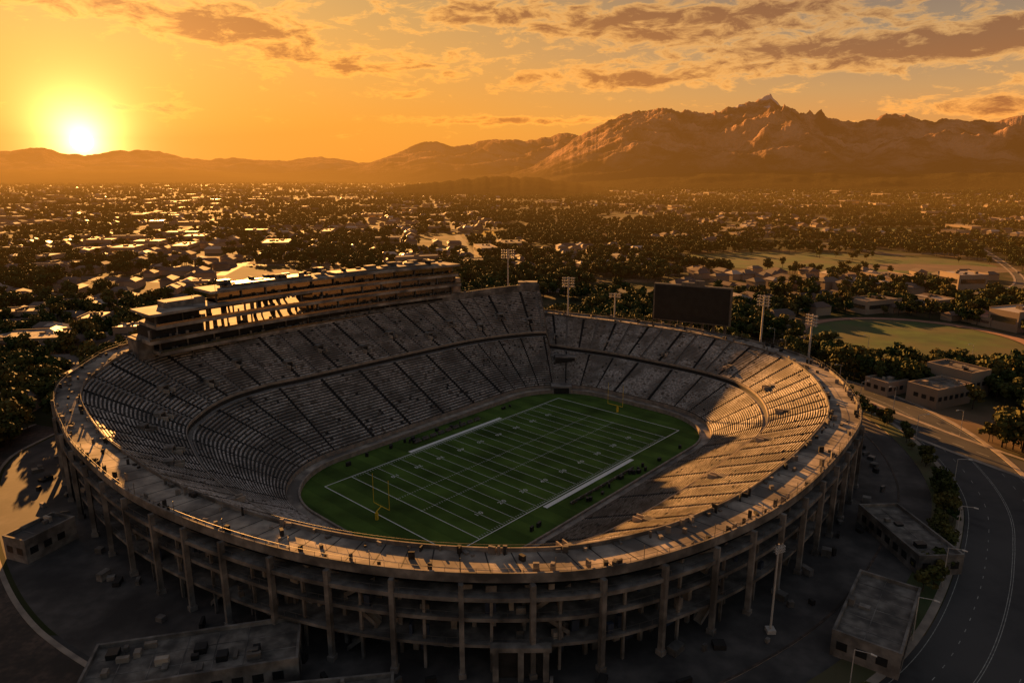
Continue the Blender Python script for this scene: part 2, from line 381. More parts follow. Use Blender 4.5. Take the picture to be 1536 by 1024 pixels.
x,y,z=inn(rg[4],4,0); wl.box((x,y,z+2),(5,9,4),FA+R(40),0); 
wl.obj('upper_deck_back_wall',[M_conc],stadium)
# ---------------------------------------------------------------- scoreboard
def scoreboard():
    e=empty('scoreboard'); m_=MB(); cx,cy=81,303; face=math.atan2(197-cy,2-cx)+R(8)
    n=Vector((math.cos(face),math.sin(face),0)); t=Vector((-n.y,n.x,0)); rot=face
    c=Vector((cx,cy,0))
    m_.box((cx,cy,28),(1.8,35,17),rot,1)
    f=c+n*1.0; m_.box((f.x,f.y,28),(.3,33.6,15.8),rot,0)
    for k in range(-3,4):
        q=c-n*1.8+t*k*5; m_.box((q.x,q.y,17),(1.2,1.0,34),rot,1)
    for z in(20,24,28,32): q=c-n*2.6; m_.box((q.x,q.y,z),(.4,34,.4),rot,1)
    q=c; m_.box((q.x,q.y,37),(1.6,10,1.4),rot,1)
    q=c+t*3; m_.box((q.x,q.y,38.2),(1.2,4,1.2),rot,1)
    m_.obj('display_and_frame',[M_black,M_steel,M_conc],e)
scoreboard()
# ---------------------------------------------------------------- floodlight towers
M_lamp=mat('lamp_glass',(.7,.65,.58),(.6,.55,.48),2,rough=.3)
M_pole=mat('galvanised_pole',(.5,.45,.4),(.4,.36,.32),1,rough=.5)
def tower(x,y,z0,z1,w=5,rows=4,aim=(2,197),th=1.0):
    e=empty('floodlight_tower'); m_=MB(); m_.beam((x,y,z0),(x,y,z1),th,0,8,th*.6)
    m_.box((x,y,z0+.4),(1.6,1.6,.8),0,0)
    a=math.atan2(aim[1]-y,aim[0]-x); n=Vector((math.cos(a),math.sin(a),0)); t=Vector((-n.y,n.x,0)); ks=w/6
    for r in range(rows):
        z=z1-.4-r*1.25*min(1,ks); c=Vector((x,y,z)); m_.beam(c-t*w/2,c+t*w/2,.22*min(1,ks),0,4)
        for k in range(6):
            q=c+n*.45+t*(k-2.5)*w/6; kk=min(1,ks); m_.beam(q-n*.35*kk+Vector((0,0,.12)),q+n*.25*kk-Vector((0,0,.15)),.35*kk,0,8,.8*kk)
            m_.beam(q+n*.26*kk-Vector((0,0,.15)),q+n*.3*kk-Vector((0,0,.17)),.72*kk,1,8)
    for s in(-1,1): c=Vector((x,y,z1)); m_.beam(c+t*s*w*.33,c+t*s*w*.33-Vector((0,0,rows*1.25*min(1,ks))),.16*min(1,ks),0,4)
    m_.obj('mast_and_lamps',[M_pole,M_lamp],e)
tower(-2,338,0,49,7.0); tower(26,312,0,39,6); tower(50,327,0,29,6,2); tower(106,283,0,35.5,6); tower(111,247,0,34.5,5.5)
tower(49,113,0,18.5,2.4,3,(60,90),.45)
# ---------------------------------------------------------------- surroundings
right=[i for i in range(NC) if -150<info[i]['th']<20]
def rs(mb,a,b,z,mi,rng,kerb=None):
    for i in rng:
        mb.quad(PO(i,a,z),PO(i+1,a,z),PO(i+1,b,z),PO(i,b,z),mi)
        if kerb: 
            mb.quad(PO(i,a,0),PO(i+1,a,0),PO(i+1,a,z),PO(i,a,z),kerb-1); mb.quad(PO(i,b,0),PO(i+1,b,0),PO(i+1,b,z),PO(i,b,z),kerb-1)
ap=MB(); rs(ap,-12,19,.01,0,range(NC)); ap.obj('stadium_apron',[M_pave])
sw=MB(); rs(sw,19,24.5,.14,1,right,1); rs(sw,24.5,26,.13,0,right,1); rs(sw,11,11.5,.13,2,right,1)
left=[i for i in range(NC) if (info[i]['th']>125 or info[i]['th']<-150)]
rs(sw,21,34,.02,2,left); rs(sw,20,21,.14,0,left,1); rs(sw,34,35,.14,0,left,1); rs(sw,35,48,.03,1,left); rs(sw,48,60,.02,2,left)
sw.obj('pavement',[M_light,M_grass,mat('worn_tarmac',(.12,.078,.058),(.05,.037,.03),.8,c3=(.035,.028,.023),scale3=.1)])
ro=MB(); rs(ro,26.2,46,.012,0,right); ro.quad((-400,20,.006),(400,20,.006),(400,112,.006),(-400,112,.006),0)
def curve(pts):
    P2=[]; k=len(pts)
    for i in range(k-1):
        p0=Vector(pts[max(0,i-1)]);p1=Vector(pts[i]);p2=Vector(pts[i+1]);p3=Vector(pts[min(k-1,i+2)])
        for q in range(12):
            t=q/12; P2.append(.5*((2*p1)+(p2-p0)*t+(2*p0-5*p1+4*p2-p3)*t*t+(3*p1-p0-3*p2+p3)*t**3))
    P2.append(Vector(pts[-1])); return P2
def path(mb,pts,w,z,mi=0,dash=None):
    P2=curve(pts); ed=[]
    for i,p in enumerate(P2):
        d=(P2[min(i+1,len(P2)-1)]-P2[max(0,i-1)]).normalized(); ed.append((p,Vector((-d.y,d.x))))
    for i in range(len(ed)-1):
        if dash and i%2: continue
        (p,n),(q,m2)=ed[i],ed[i+1]
        def E(p,n,s): r=p+n*s; return (r.x,r.y,z)
        mb.quad(E(p,n,-w/2),E(q,m2,-w/2),E(q,m2,w/2),E(p,n,w/2),mi)
R1=[(120,330),(128,262),(140,215),(160,170),(190,120),(230,70)]
R2=[(100,345),(160,322),(230,290),(330,250),(500,200)]
R3=[(-600,640),(-300,560),(-50,520),(150,500),(400,470),(700,520)]
R4=[(-120,330),(-220,300),(-400,290)]
R5=[(90,400),(180,440),(300,470),(420,560),(600,900)]
for r_,w in((R1,11),(R2,8),(R3,12),(R4,9),(R5,9)): path(ro,r_,w,.02 if r_ is not R2 else .024)
ro.obj('road',[M_asph])
GA=R(8); gc_,gs_=math.cos(GA),math.sin(GA); GS=230
st=MB()
def G(a,b,z): return (a*gc_-b*gs_,a*gs_+b*gc_,z)
for k in range(-22,23):
    a=k*GS+60; b0=max(620,abs(a)*.9-400)
    st.quad(G(a-5,b0,.008),G(a+5,b0,.008),G(a+5,6500,.008),G(a-5,6500,.008))
for k in range(3,26):
    b=k*GS; st.quad(G(-b,b-5,.012),G(b,b-5,.012),G(b,b+5,.012),G(-b,b+5,.012))
st.obj('city_streets',[mat('street_asphalt',(.05,.045,.04),(.035,.03,.028),.02,rough=.8)])
def onstreet(x,y):
    if y<640: return False
    a=x*gc_+y*gs_; b=-x*gs_+y*gc_
    return abs((a-60+GS/2)%GS-GS/2)<6 or abs((b+GS/2)%GS-GS/2)<7
mk=MB(); 
for i in right:
    if i%4==0:
        for o_ in(31.2,41.2): mk.quad(PO(i,o_,.018),PO(i+1,o_,.018),PO(i+1,o_+.14,.018),PO(i,o_+.14,.018))
rs(mk,27,27.12,.018,0,right); rs(mk,45,45.12,.018,0,right); rs(mk,36,36.12,.018,0,right); rs(mk,36.4,36.52,.018,0,right)
for r_ in(R1,R3): path(mk,r_,.2,.03,0,dash=1)
mk.obj('road_markings',[mat('worn_road_paint',(.4,.38,.33),(.2,.19,.17),1)])
sw2=MB(); rs(sw2,46,47.6,.13,0,right,1)
for r_,w in((R1,11),(R3,12),(R5,9)):
    for s in(-1,1):
        k=[(p[0]+s*(w/2+1.6)*.9,p[1]+s*(w/2+1.6)*.45) for p in r_] if r_ is R1 else [(p[0],p[1]+s*(w/2+1.8)) for p in r_]
        path(sw2,k,1.6,.12)
sw2.obj('roadside_pavement',[M_light])
# cars
M_tyre=mat('tyre',(.02,.02,.02),(.015,.015,.015),1); M_carglass=mat('car_glass',(.02,.02,.025),(.02,.02,.02),1,rough=.1)
paints=[mat('car_paint',c,tuple(x*.9 for x in c),1,rough=.3,spec=.6) for c in((.35,.35,.35),(.04,.04,.05),(.2,.03,.02),(.1,.12,.2),(.5,.48,.45))]
def car(x,y,rot,z=.02):
    q=MB(); ca,sa=math.cos(rot),math.sin(rot); T=lambda a,b,c:(x+a*ca-b*sa,y+a*sa+b*ca,z+c)
    prof=[(-2.25,.3),(-2.25,.85),(-1.9,.98),(-1.5,1.0),(-.95,1.45),(.45,1.45),(1.05,.98),(2.0,.85),(2.25,.65),(2.25,.3)]
    n=len(prof); ws=[.86 if c<1.1 else .66 for a,c in prof]
    vs=[T(a,-w_,c) for (a,c),w_ in zip(prof,ws)]+[T(a,w_,c) for (a,c),w_ in zip(prof,ws)]
    q.add(vs,[tuple(range(n-1,-1,-1)),tuple(range(n,2*n))],0)
    for k in range(n): q.add([vs[k],vs[(k+1)%n],vs[n+(k+1)%n],vs[n+k]],[(0,1,2,3)],1 if k in(3,5) else 0)
    for s in(-1,1): q.add([T(-1.2,s*.81,1.06),T(.75,s*.81,1.06),T(.4,s*.70,1.38),T(-.9,s*.70,1.38)],[(0,1,2,3)],1)
    for a in(-1.4,1.4):
        for s in(-1,1): q.beam(T(a,s*.7,.33),T(a,s*.9,.33),.66,2,10)
    q.obj('car',[random.choice(paints),M_carglass,M_tyre])
for i in right[::1]:
    if random.random()<.05: 
        o_=random.choice([29,34,39,43.5]); x,y,_=PO(i,o_,0); a,b,_=PO(i+1,o_,0); car(x,y,math.atan2(b-y,a-x))
for r_ in(R1,R2,R5):
    c_=curve(r_)
    for k in range(2,len(c_)-2,3):
        if random.random()<.5:
            d=(c_[k+1]-c_[k]).normalized(); s=random.choice([-1,1]); car(c_[k].x-d.y*2.2*s,c_[k].y+d.x*2.2*s,math.atan2(d.y,d.x),.03)
def lampost(p,q_):
    q=MB(); p=Vector(p); o_=Vector(q_)
    q.beam(p,p+Vector((0,0,9)),.26,0,6,.15); q.beam(p+Vector((0,0,9)),p.lerp(o_,.8)+Vector((0,0,9.5)),.14,0,5)
    e_=p.lerp(o_,.8)+Vector((0,0,9.45)); q.beam(e_,e_+(o_-p).normalized()*.9,.36,1,6,.26); q.obj('street_lamp',[M_pole,M_lamp])
for i in right[::20]: lampost(PO(i,25,.1),PO(i,28,.1))
for c_ in (curve(R1)[4::7],curve(R2)[6::7]):
    for p in c_: lampost((p.x+7.5,p.y+2,0),(p.x+4.5,p.y+1,0))
def disc(name,c,rx,ry,z,m_,rot=0,n=64,inner=0):
    d=MB(); 
    pts=lambda k:[(c[0]+math.cos(rot)*math.cos(t)*rx*k-math.sin(rot)*math.sin(t)*ry*k,c[1]+math.sin(rot)*math.cos(t)*rx*k+math.cos(rot)*math.sin(t)*ry*k,z) for t in [2*math.pi*i/n for i in range(n)]]
    a=pts(1)
    if inner:
        b_=pts(inner)
        for i in range(n): d.quad(b_[i],a[i],a[(i+1)%n],b_[(i+1)%n])
    else: d.add(a,[tuple(range(n))])
    return d.obj(name,[m_])
M_track=mat('track_surface',(.35,.18,.11),(.26,.14,.09),.3)
M_green=mat('sports_grass',(.07,.11,.020),(.04,.062,.014),.08,c3=(.09,.078,.028),scale3=.03)
disc('sports_pitch',(212,352),52,50,.03,M_green,R(35)); disc('running_track',(212,352),60,57,.034,M_track,R(35),inner=.9)
disc('playing_field',(320,690),150,85,.03,M_green,R(-10)); disc('bare_ground',(400,640),70,30,.04,mat('dirt',(.16,.105,.07),(.10,.07,.05),.05),R(-10))
disc('parkland',(150,430),60,22,.026,M_green,R(20)); disc('parkland',(-120,820),70,30,.026,M_green,R(10)); disc('parkland',(560,1100),120,60,.026,M_green,R(10))
disc('pond',(-43,1045),48,42,.05,M_water); disc('pond',(-236,392),17,12,.05,M_water,R(30)); disc('pond',(-560,1150),60,30,.05,M_water); disc('pond',(-330,470),22,10,.05,M_water,R(30))
# ---------------------------------------------------------------- ground
def groundmat():
    m,nt,b=new_mat('ground'); L=nt.links; b.inputs['Roughness'].default_value=.95; b.inputs['Specular IOR Level'].default_value=.1
    g=nt.nodes.new('ShaderNodeNewGeometry')
    n=nt.nodes.new('ShaderNodeTexNoise'); n.inputs['Scale'].default_value=.02; n.inputs['Detail'].default_value=8; L.new(g.outputs['Position'],n.inputs['Vector'])
    r=nt.nodes.new('ShaderNodeValToRGB'); e=r.color_ramp.elements; e[0].position=.38; e[0].color=(.024,.032,.011,1); e[1].position=.64; e[1].color=(.15,.10,.06,1)
    x=e.new(.5); x.color=(.045,.042,.018,1)
    L.new(n.outputs['Fac'],r.inputs['Fac'])
    L.new(r.outputs[0],b.inputs['Base Color']); return m
gm=MB(); gm.quad((-60000,-3000,0),(60000,-3000,0),(60000,60000,0),(-60000,60000,0)); gm.obj('ground',[groundmat()])
# ---------------------------------------------------------------- mountains
def rockmat(name,c1,c2,c3,snow=False):
    m,nt,b=new_mat(name); L=nt.links; b.inputs['Roughness'].default_value=1; b.inputs['Specular IOR Level'].default_value=0
    g=nt.nodes.new('ShaderNodeNewGeometry')
    n=nt.nodes.new('ShaderNodeTexNoise'); n.inputs['Scale'].default_value=.0030; n.inputs['Detail'].default_value=10; n.inputs['Roughness'].default_value=.7; L.new(g.outputs['Position'],n.inputs['Vector'])
    r=nt.nodes.new('ShaderNodeValToRGB'); e=r.color_ramp.elements; e[0].position=.42; e[0].color=(*c1,1); e[1].position=.58; e[1].color=(*c2,1); L.new(n.outputs['Fac'],r.inputs['Fac'])
    s=nt.nodes.new('ShaderNodeSeparateXYZ'); L.new(g.outputs['Position'],s.inputs[0])
    ad=nt.nodes.new('ShaderNodeMath'); ad.operation='MULTIPLY_ADD'; ad.inputs[1].default_value=500; L.new(n.outputs['Fac'],ad.inputs[0]); L.new(s.outputs[2],ad.inputs[2])
    mr=nt.nodes.new('ShaderNodeMapRange'); mr.inputs[1].default_value=360; mr.inputs[2].default_value=620; L.new(ad.outputs[0],mr.inputs[0])
    mx=nt.nodes.new('ShaderNodeMixRGB'); mx.inputs[1].default_value=(*c3,1); L.new(mr.outputs[0],mx.inputs[0]); L.new(r.outputs[0],mx.inputs[2])
    out=mx.outputs[0]
    if snow:
        n3=nt.nodes.new('ShaderNodeTexNoise'); n3.inputs['Scale'].default_value=.0045; n3.inputs['Detail'].default_value=8; L.new(g.outputs['Position'],n3.inputs['Vector'])
        m3=nt.nodes.new('ShaderNodeMath'); m3.operation='MULTIPLY_ADD'; m3.inputs[1].default_value=1500; L.new(n3.outputs['Fac'],m3.inputs[0]); L.new(s.outputs[2],m3.inputs[2])
        r3=nt.nodes.new('ShaderNodeMapRange'); r3.inputs[1].default_value=1720; r3.inputs[2].default_value=1790; r3.inputs[4].default_value=.8; L.new(m3.outputs[0],r3.inputs[0])
        x3=nt.nodes.new('ShaderNodeMixRGB'); x3.inputs[2].default_value=(.6,.58,.58,1); L.new(r3.outputs[0],x3.inputs[0]); L.new(out,x3.inputs[1]); out=x3.outputs[0]
    L.new(out,b.inputs['Base Color'])
    bp=nt.nodes.new('ShaderNodeBump'); bp.inputs['Strength'].default_value=1; bp.inputs['Distance'].default_value=150; L.new(n.outputs['Fac'],bp.inputs['Height']); L.new(bp.outputs['Normal'],b.inputs['Normal'])
    return m
def mrange(name,ridge,d0,dr,d1,na,nd,m_,fs=1/1500,seed=0,rough=.5,jg=.05):
    mb=MB(); a0,a1=ridge[0][0],ridge[-1][0]
    for i in range(na+1):
        az=a0+(a1-a0)*i/na; el=interp(ridge,az); hr=max(2,84+dr*math.tan(R(el)))
        jag=noise.fractal(Vector((az*1.1,seed,3)),.9,2.1,6)*jg+1
        for k in range(nd+1):
            t=k/nd; d=d0+(d1-d0)*t
            td=(d-d0)/(dr-d0) if d<dr else 1-(d-dr)/(d1-dr)
            x,y=d*math.sin(R(az)),d*math.cos(R(az))
            v=Vector((x*fs,y*fs,seed)); w=Vector((noise.noise(v*1.3),noise.noise(v*1.3+Vector((5,5,5))),0))*.5
            rg=noise.ridged_multi_fractal(v+w,.86,2.15,8,1,2)/2.0
            env=max(0,td)**.9
            amp=rough*(1-abs(td)**3*.88)
            h=hr*jag*env*(1-amp+amp*rg*1.42)
            mb.v.append((x,y,h-3))
    for i in range(na):
        for k in range(nd):
            a=i*(nd+1)+k; mb.f.append((a,a+nd+1,a+nd+2,a+1)); mb.m.append(0)
    return mb.obj(name,[m_],smooth=True)
M_rock=rockmat('mountain_rock',(.10,.065,.052),(.44,.27,.19),(.06,.046,.028),True)
M_rock2=rockmat('far_mountain_rock',(.12,.075,.055),(.32,.2,.14),(.05,.04,.025))
mrange('mountain_range',[(-2,-.5),(1.7,.77),(4.9,2.74),(8.6,4.65),(12.2,5.1),(14,4.85),(16.2,4.7),(17.8,5.3),(19.7,5.85),(21,5.2),(22.8,4.7),(26,3.95),(27.6,4.55),(30.5,3.75),(33.6,3.65),(35.5,4.05),(45,3.4),(60,2)],5200,9000,12500,840,140,M_rock,1/1500,2.0,.82,.05)
mrange('mountain_range',[(-18,-.4),(-12.2,.86),(-9.5,1.67),(-6.85,2.77),(-4.2,2.4),(-2,2.95),(1.2,2.75),(4.4,3.36),(7,2.6),(15,2)],9000,14000,18000,400,70,M_rock2,1/2200,7.0,.75,.05)
mrange('mountain_range',[(-60,2),(-40,1.9),(-35.9,1.6),(-33.6,1.88),(-31.3,1.45),(-29,1.88),(-27,1.8),(-23.8,1.27),(-21.6,1.45),(-17.7,1.16),(-15.3,1.5),(-11.5,1.1),(-8,.8),(0,-.2)],15000,21000,26000,500,50,M_rock2,1/3000,4.0,.6,.07)
M_hill=rockmat('hill_scrub',(.05,.04,.02),(.09,.06,.035),(.04,.034,.017))
mrange('foothills',[(-12,-1.3),(-8,-.6),(-4,-.2),(-1,.0),(2,-.08),(5,-.45),(9,-1.3)],2700,3800,5200,160,50,M_hill,1/500,9.0,.6,.2)
mrange('foothills',[(-2,-1),(4,-.5),(9,-.1),(15,.35),(20,.4),(28,.2),(36,.3),(50,0)],4200,5600,7600,240,40,M_hill,1/700,11.0,.5)
mrange('foothills',[(-50,.5),(-40,.6),(-34,.3),(-26,.55),(-20,.2),(-14,.45),(-9,-.1)],8500,12000,14000,240,40,M_hill,1/1200,12.0,.6,.1)
# ---------------------------------------------------------------- exclusion test
RT=sorted((c['th'],c['o'].length) for c in info)[::6]
def clear(x,y,pad):
    u,v=FI(x,y); r=math.hypot(u,v)
    if r>200: return True
    th=math.degrees(math.atan2(v,u)); best=min(RT,key=lambda q:abs(q[0]-th))[1]
    return r>=best+pad
def segd(x,y,pts):
    b=1e9
    for p,q in zip(pts,pts[1:]):
        dx,dy=q[0]-p[0],q[1]-p[1]; t=max(0,min(1,((x-p[0])*dx+(y-p[1])*dy)/(dx*dx+dy*dy))); b=min(b,math.hypot(x-p[0]-dx*t,y-p[1]-dy*t))
    return b
def ok(x,y,pad=28,rp=8):
    if onstreet(x,y): return False
    if y<3000:
        if not clear(x,y,pad if x<60 else pad+22): return False
        for r_ in(R1,R2,R3,R4,R5):
            if segd(x,y,r_)<rp: return False
        for cx,cy,r in((212,352,66),(-236,392,20),(-43,1045,52),(-560,1150,50)):
            if math.hypot(x-cx,y-cy)<r: return False
        for cx,cy,a,b_ in((320,690,155,90),(-120,820,70,28),(560,1100,120,58)):
            if ((x-cx)/a)**2+((y-cy)/b_)**2<1: return random.random()<.04
    return True
# ---------------------------------------------------------------- buildings
M_house=mat('house_wall',(.36,.27,.20),(.20,.15,.11),.02)
M_roofs=[mat('roof_a',(.15,.12,.10),(.08,.064,.054),.01,rough=.7),mat('roof_b',(.42,.36,.30),(.22,.185,.155),.01,rough=.5,spec=.3),mat('roof_c',(.12,.075,.055),(.065,.046,.038),.01,rough=.7)]
cb=MB(); spots=[]
def house(x,y,w,l,h,rot,flat):
    cb.box((x,y,h/2),(w,l,h),rot,0,2 if random.random()<.25 else 1)
    ca,sa=math.cos(rot),math.sin(rot)
    if flat:
        for s in(-1,1):
            cb.box((x+ca*s*(w/2-.1),y+sa*s*(w/2-.1),h+.3),(.4,l+.2,.7),rot,0)
        for q in range(4): cb.box((x+random.uniform(-.3,.3)*w*ca,y+random.uniform(-.3,.3)*w,h+.8),(w*.1,l*.06,1.6),rot,1)
        for s in (-1,1):
            cb.box((x+ca*s*(w/2+.03),y+sa*s*(w/2+.03),h*.55),(.05,l*.85,h*.3),rot,4)
            cb.box((x-sa*s*(l/2+.03),y+ca*s*(l/2+.03),h*.55),(w*.85,.05,h*.3),rot,4)
    else:
        rh=w*.25; e=.5; vs=[]
        for (a,b_,z) in((-w/2-e,-l/2-e,h),(w/2+e,-l/2-e,h),(w/2+e,l/2+e,h),(-w/2-e,l/2+e,h),(0,-l/2-e+w*.3,h+rh),(0,l/2+e-w*.3,h+rh)): vs.append((x+a*ca-b_*sa,y+a*sa+b_*ca,z+.02))
        cb.add(vs,[(0,1,4),(1,2,5,4),(2,3,5),(3,0,4,5)],random.choice([1,3,3,1,3,2]))
for _ in range(9500):
    az=random.uniform(-46,46); d=300*math.exp(random.random()*math.log(7000/300)); x,y=d*math.sin(R(az)),d*math.cos(R(az))
    if noise.noise(Vector((x/300,y/300,1)))<(.03 if az>-8 else -.15): continue
    if not ok(x,y,45,14): continue
    if d<900 and random.random()<.55: continue
    big=random.random()<(.05 if d<1500 else .1)
    k=1+max(0,(d-1500)/5000)
    w,l,h=(random.uniform(14,32),random.uniform(20,55),random.uniform(5,12)) if big else (random.uniform(7,12),random.uniform(9,18),random.uniform(3.5,6))
    if d<600 and big: w*=.6;l*=.6
    if any(abs(x-q[0])<q[2] and abs(y-q[1])<q[2] for q in spots[-400:]): continue
    spots.append((x,y,(w+l)/2.6+3))
    house(x,y,w*k,l*k,h*(1+(k-1)*.8),R(random.choice([8,98])+25*noise.noise(Vector((x/400,y/400,0)))),big)
cb.obj('city_buildings',[M_house,*M_roofs[:3],M_glass])
grid={}
for x,y,s in spots: grid.setdefault((int(x//60),int(y//60)),[]).append((x,y,s))
def nearb(x,y):
    gx,gy=int(x//60),int(y//60)
    for a in(-1,0,1):
        for b in(-1,0,1):
            for q in grid.get((gx+a,gy+b),()):
                if abs(x-q[0])<q[2]*.7 and abs(y-q[1])<q[2]*.7: return True
    return False
def flatbuilding(name,cx,cy,w,l,h,rot,extra=0,wallm=M_conc,roofm=M_pave):
    e=empty(name); q=MB(); q.box((cx,cy,h/2),(w,l,h),rot,0,1); ca,sa=math.cos(rot),math.sin(rot)
    T=lambda a,b_:(cx+a*ca-b_*sa,cy+a*sa+b_*ca)
    for s in(-1,1):
        x,y=T(s*(w/2-.2),0); q.box((x,y,h+.35),(.45,l+.1,.9),rot,0); x,y=T(0,s*(l/2-.2)); q.box((x,y,h+.34),(w-.9,.45,.86),rot,0)
    for k in range(int(l/3.2)):
        b_=-l/2+1.8+k*3.2
        for s in(-1,1): x,y=T(s*(w/2+.02),b_); q.box((x,y,h*.55),(.08,1.8,min(1.6,h*.4)),rot,3)
    for k in range(int(w/3.2)):
        b_=-w/2+1.8+k*3.2
        for s in(-1,1): x,y=T(b_,s*(l/2+.02)); q.box((x,y,h*.55),(1.8,.08,min(1.6,h*.4)),rot,3)
    for k in range(1,int(l/4)):
        x,y=T(0,-l/2+k*4); q.box((x,y,h+.03),(w-1,.15,.06),rot,0)
    for k in range(1,int(w/5)):
        x,y=T(-w/2+k*5,0); q.box((x,y,h+.04),(.15,l-1,.07),rot,0)
    for k in range(extra):
        x,y=T(random.uniform(-.42,.42)*w,random.uniform(-.4,.4)*l); hh=random.uniform(.5,1.5); q.box((x,y,h+hh/2),(random.uniform(.6,2.2),random.uniform(.6,2.2),hh),rot,random.choice([0,2,3]))
    q.obj('building_body',[wallm,roofm,M_walk,M_black],e); return e
M_grav=mat('gravel_roof',(.22,.19,.16),(.12,.10,.085),.6,c3=(.06,.052,.046),scale3=.25)
flatbuilding('service_building',92,144,10,24,4,R(3),3,M_conc,M_grav)
flatbuilding('service_building',69,113,11,24,4.5,R(-37),2,M_conc,M_grav)
flatbuilding('ticket_hall',-54,101,34,12,4.5,R(14),16,M_conc,M_grav)
flatbuilding('ticket_hall',-30,92,22,8,3.2,R(8),8,M_conc,M_grav)
flatbuilding('storage_building',-109,143,7,12,5,R(-20),3)
flatbuilding('warehouse',-240,337,42,24,6,R(12),9,M_house,M_roof)
flatbuilding('college_building',163,249,20,12,7,R(25),4,M_house,M_grav)
flatbuilding('college_building',178,262,12,18,10,R(25),4,M_house,M_grav)
flatbuilding('college_building',150,262,12,10,5,R(25),3,M_house,M_grav)
flatbuilding('warehouse',-205,395,30,18,7,R(8),6,M_house,M_roof)
po=empty('entrance_portal'); q=MB()
for dx in(-4.3,0,4.3): q.box((1.5+dx,100.3,3),(1,1.2,6),0,0)
q.box((1.5,100.3,6.4),(10.4,1.5,.9),0,0); q.box((1.5,100.9,3),(8,.2,5.8),0,1); q.obj('portal_frame',[M_conc,M_dark],po)
# ---------------------------------------------------------------- trees
def tree_mesh(seed,H=9,nl=420,ls=.75,wide=.42):
    rnd=random.Random(seed); t=MB()
    t.beam((0,0,-.2),(0.1,0,H*.45),H*.055,0,6,H*.03)
    cl=[]
    for k in range(11):
        a=rnd.uniform(0,6.28); r=rnd.uniform(.1,1)*H*wide*.75; z=H*rnd.uniform(.38,.88); r*=1-.5*abs(z/H-.5)
        c=Vector((r*math.cos(a),r*math.sin(a),z)); cl.append((c,H*rnd.uniform(.13,.22)))
        if k<6: t.beam((0,0,H*rnd.uniform(.25,.42)),tuple(c),H*.025,0,4,H*.008)
    for k in range(nl):
        c,r=rnd.choice(cl); d=Vector((rnd.gauss(0,1),rnd.gauss(0,1),rnd.gauss(0,1))).normalized()
        p=c+Vector((d.x,d.y,d.z*.75))*r*rnd.uniform(.6,1.08)
        n=(d+Vector((rnd.gauss(0,.5),rnd.gauss(0,.5),rnd.gauss(0,.5)))).normalized()
        x=n.orthogonal().normalized(); y=n.cross(x); s=ls*rnd.uniform(.6,1.3)/2; x,y=x*s,y*s
        t.quad(tuple(p-x-y*.5),tuple(p+x*.4-y),tuple(p+x+y*.6),tuple(p-x*.5+y),1)
    return t
TN=[tree_mesh(1,9,360,1.15),tree_mesh(2,11,360,1.15,.34),tree_mesh(3,7.5,320,1.1,.58),tree_mesh(4,9,110,2.0,.5),tree_mesh(5,8,110,2.0,.6)]
sets=[MB() for _ in TN]
def place(x,y,s,far=False,z=0):
    k=random.randrange(3) if not far else random.choice([3,4]); a=random.uniform(0,6.28); ca,sa=math.cos(a)*s/2,math.sin(a)*s/2
    sets[k].quad((x-ca+sa,y-sa-ca,z),(x+ca+sa,y+sa-ca,z),(x+ca-sa,y+sa+ca,z),(x-ca-sa,y-sa+ca,z))
for _ in range(70000):
    az=random.uniform(-46,46); d=215*math.exp(random.random()**.8*math.log(8500/215)); x,y=d*math.sin(R(az)),d*math.cos(R(az))
    nn=noise.noise(Vector((x/160,y/160,7)))+.5*noise.noise(Vector((x/50,y/50,2)))
    if nn<(-.16 if az>-8 else -.03 if d>500 else -.3)+random.uniform(-.12,.12): continue
    if not ok(x,y,26): continue
    if nearb(x,y) and random.random()<.9: continue
    if any(abs(x-q[0])<q[2]*.8 and abs(y-q[1])<q[2]*.8 for q in ((-240,337,24),(163,249,14),(178,262,11),(-205,395,16))): continue
    place(x,y,random.uniform(.6,1.3)*(1+max(0,d-900)/4200),d>900)
for k in range(150):
    x=random.uniform(-225,-140); y=random.uniform(170,300)
    if clear(x,y,20) and segd(x,y,R4)>8: place(x,y,random.uniform(.7,1.3))
for k in range(60):
    i=random.choice(left); x,y,_=PO(i,random.uniform(36,47),0); place(x,y,random.uniform(.5,.9))
for k in range(150):
    i=random.choice(right); x,y,_=PO(i,random.uniform(20,24),0); 
    if y>125: place(x,y,random.uniform(.3,.7))
for k in range(80):
    i=random.choice(right); x,y,_=PO(i,random.uniform(49,64),0); 
    if y>90 and segd(x,y,R1)>9: place(x,y,random.uniform(.4,.9))
for k,(s,tm) in enumerate(zip(sets,TN)):
    p=s.obj('tree_mass',[M_leaf]); p.instance_type='FACES'; p.use_instance_faces_scale=True; p.instance_faces_scale=1; p.show_instancer_for_render=False
    tm.obj('tree_crown_and_trunk',[M_bark,M_leaf],p)
for (x,y,s,sd,mm) in((25,84,7.5,11,M_leafa),(30,86,6.5,12,M_leafa),(57,92,6,13,M_leaf),(40,88,4,15,M_leaf)):
    t=tree_mesh(sd,s,1800,.42); o=t.obj('tree',[M_bark,mm]); o.location=(x,y,0)
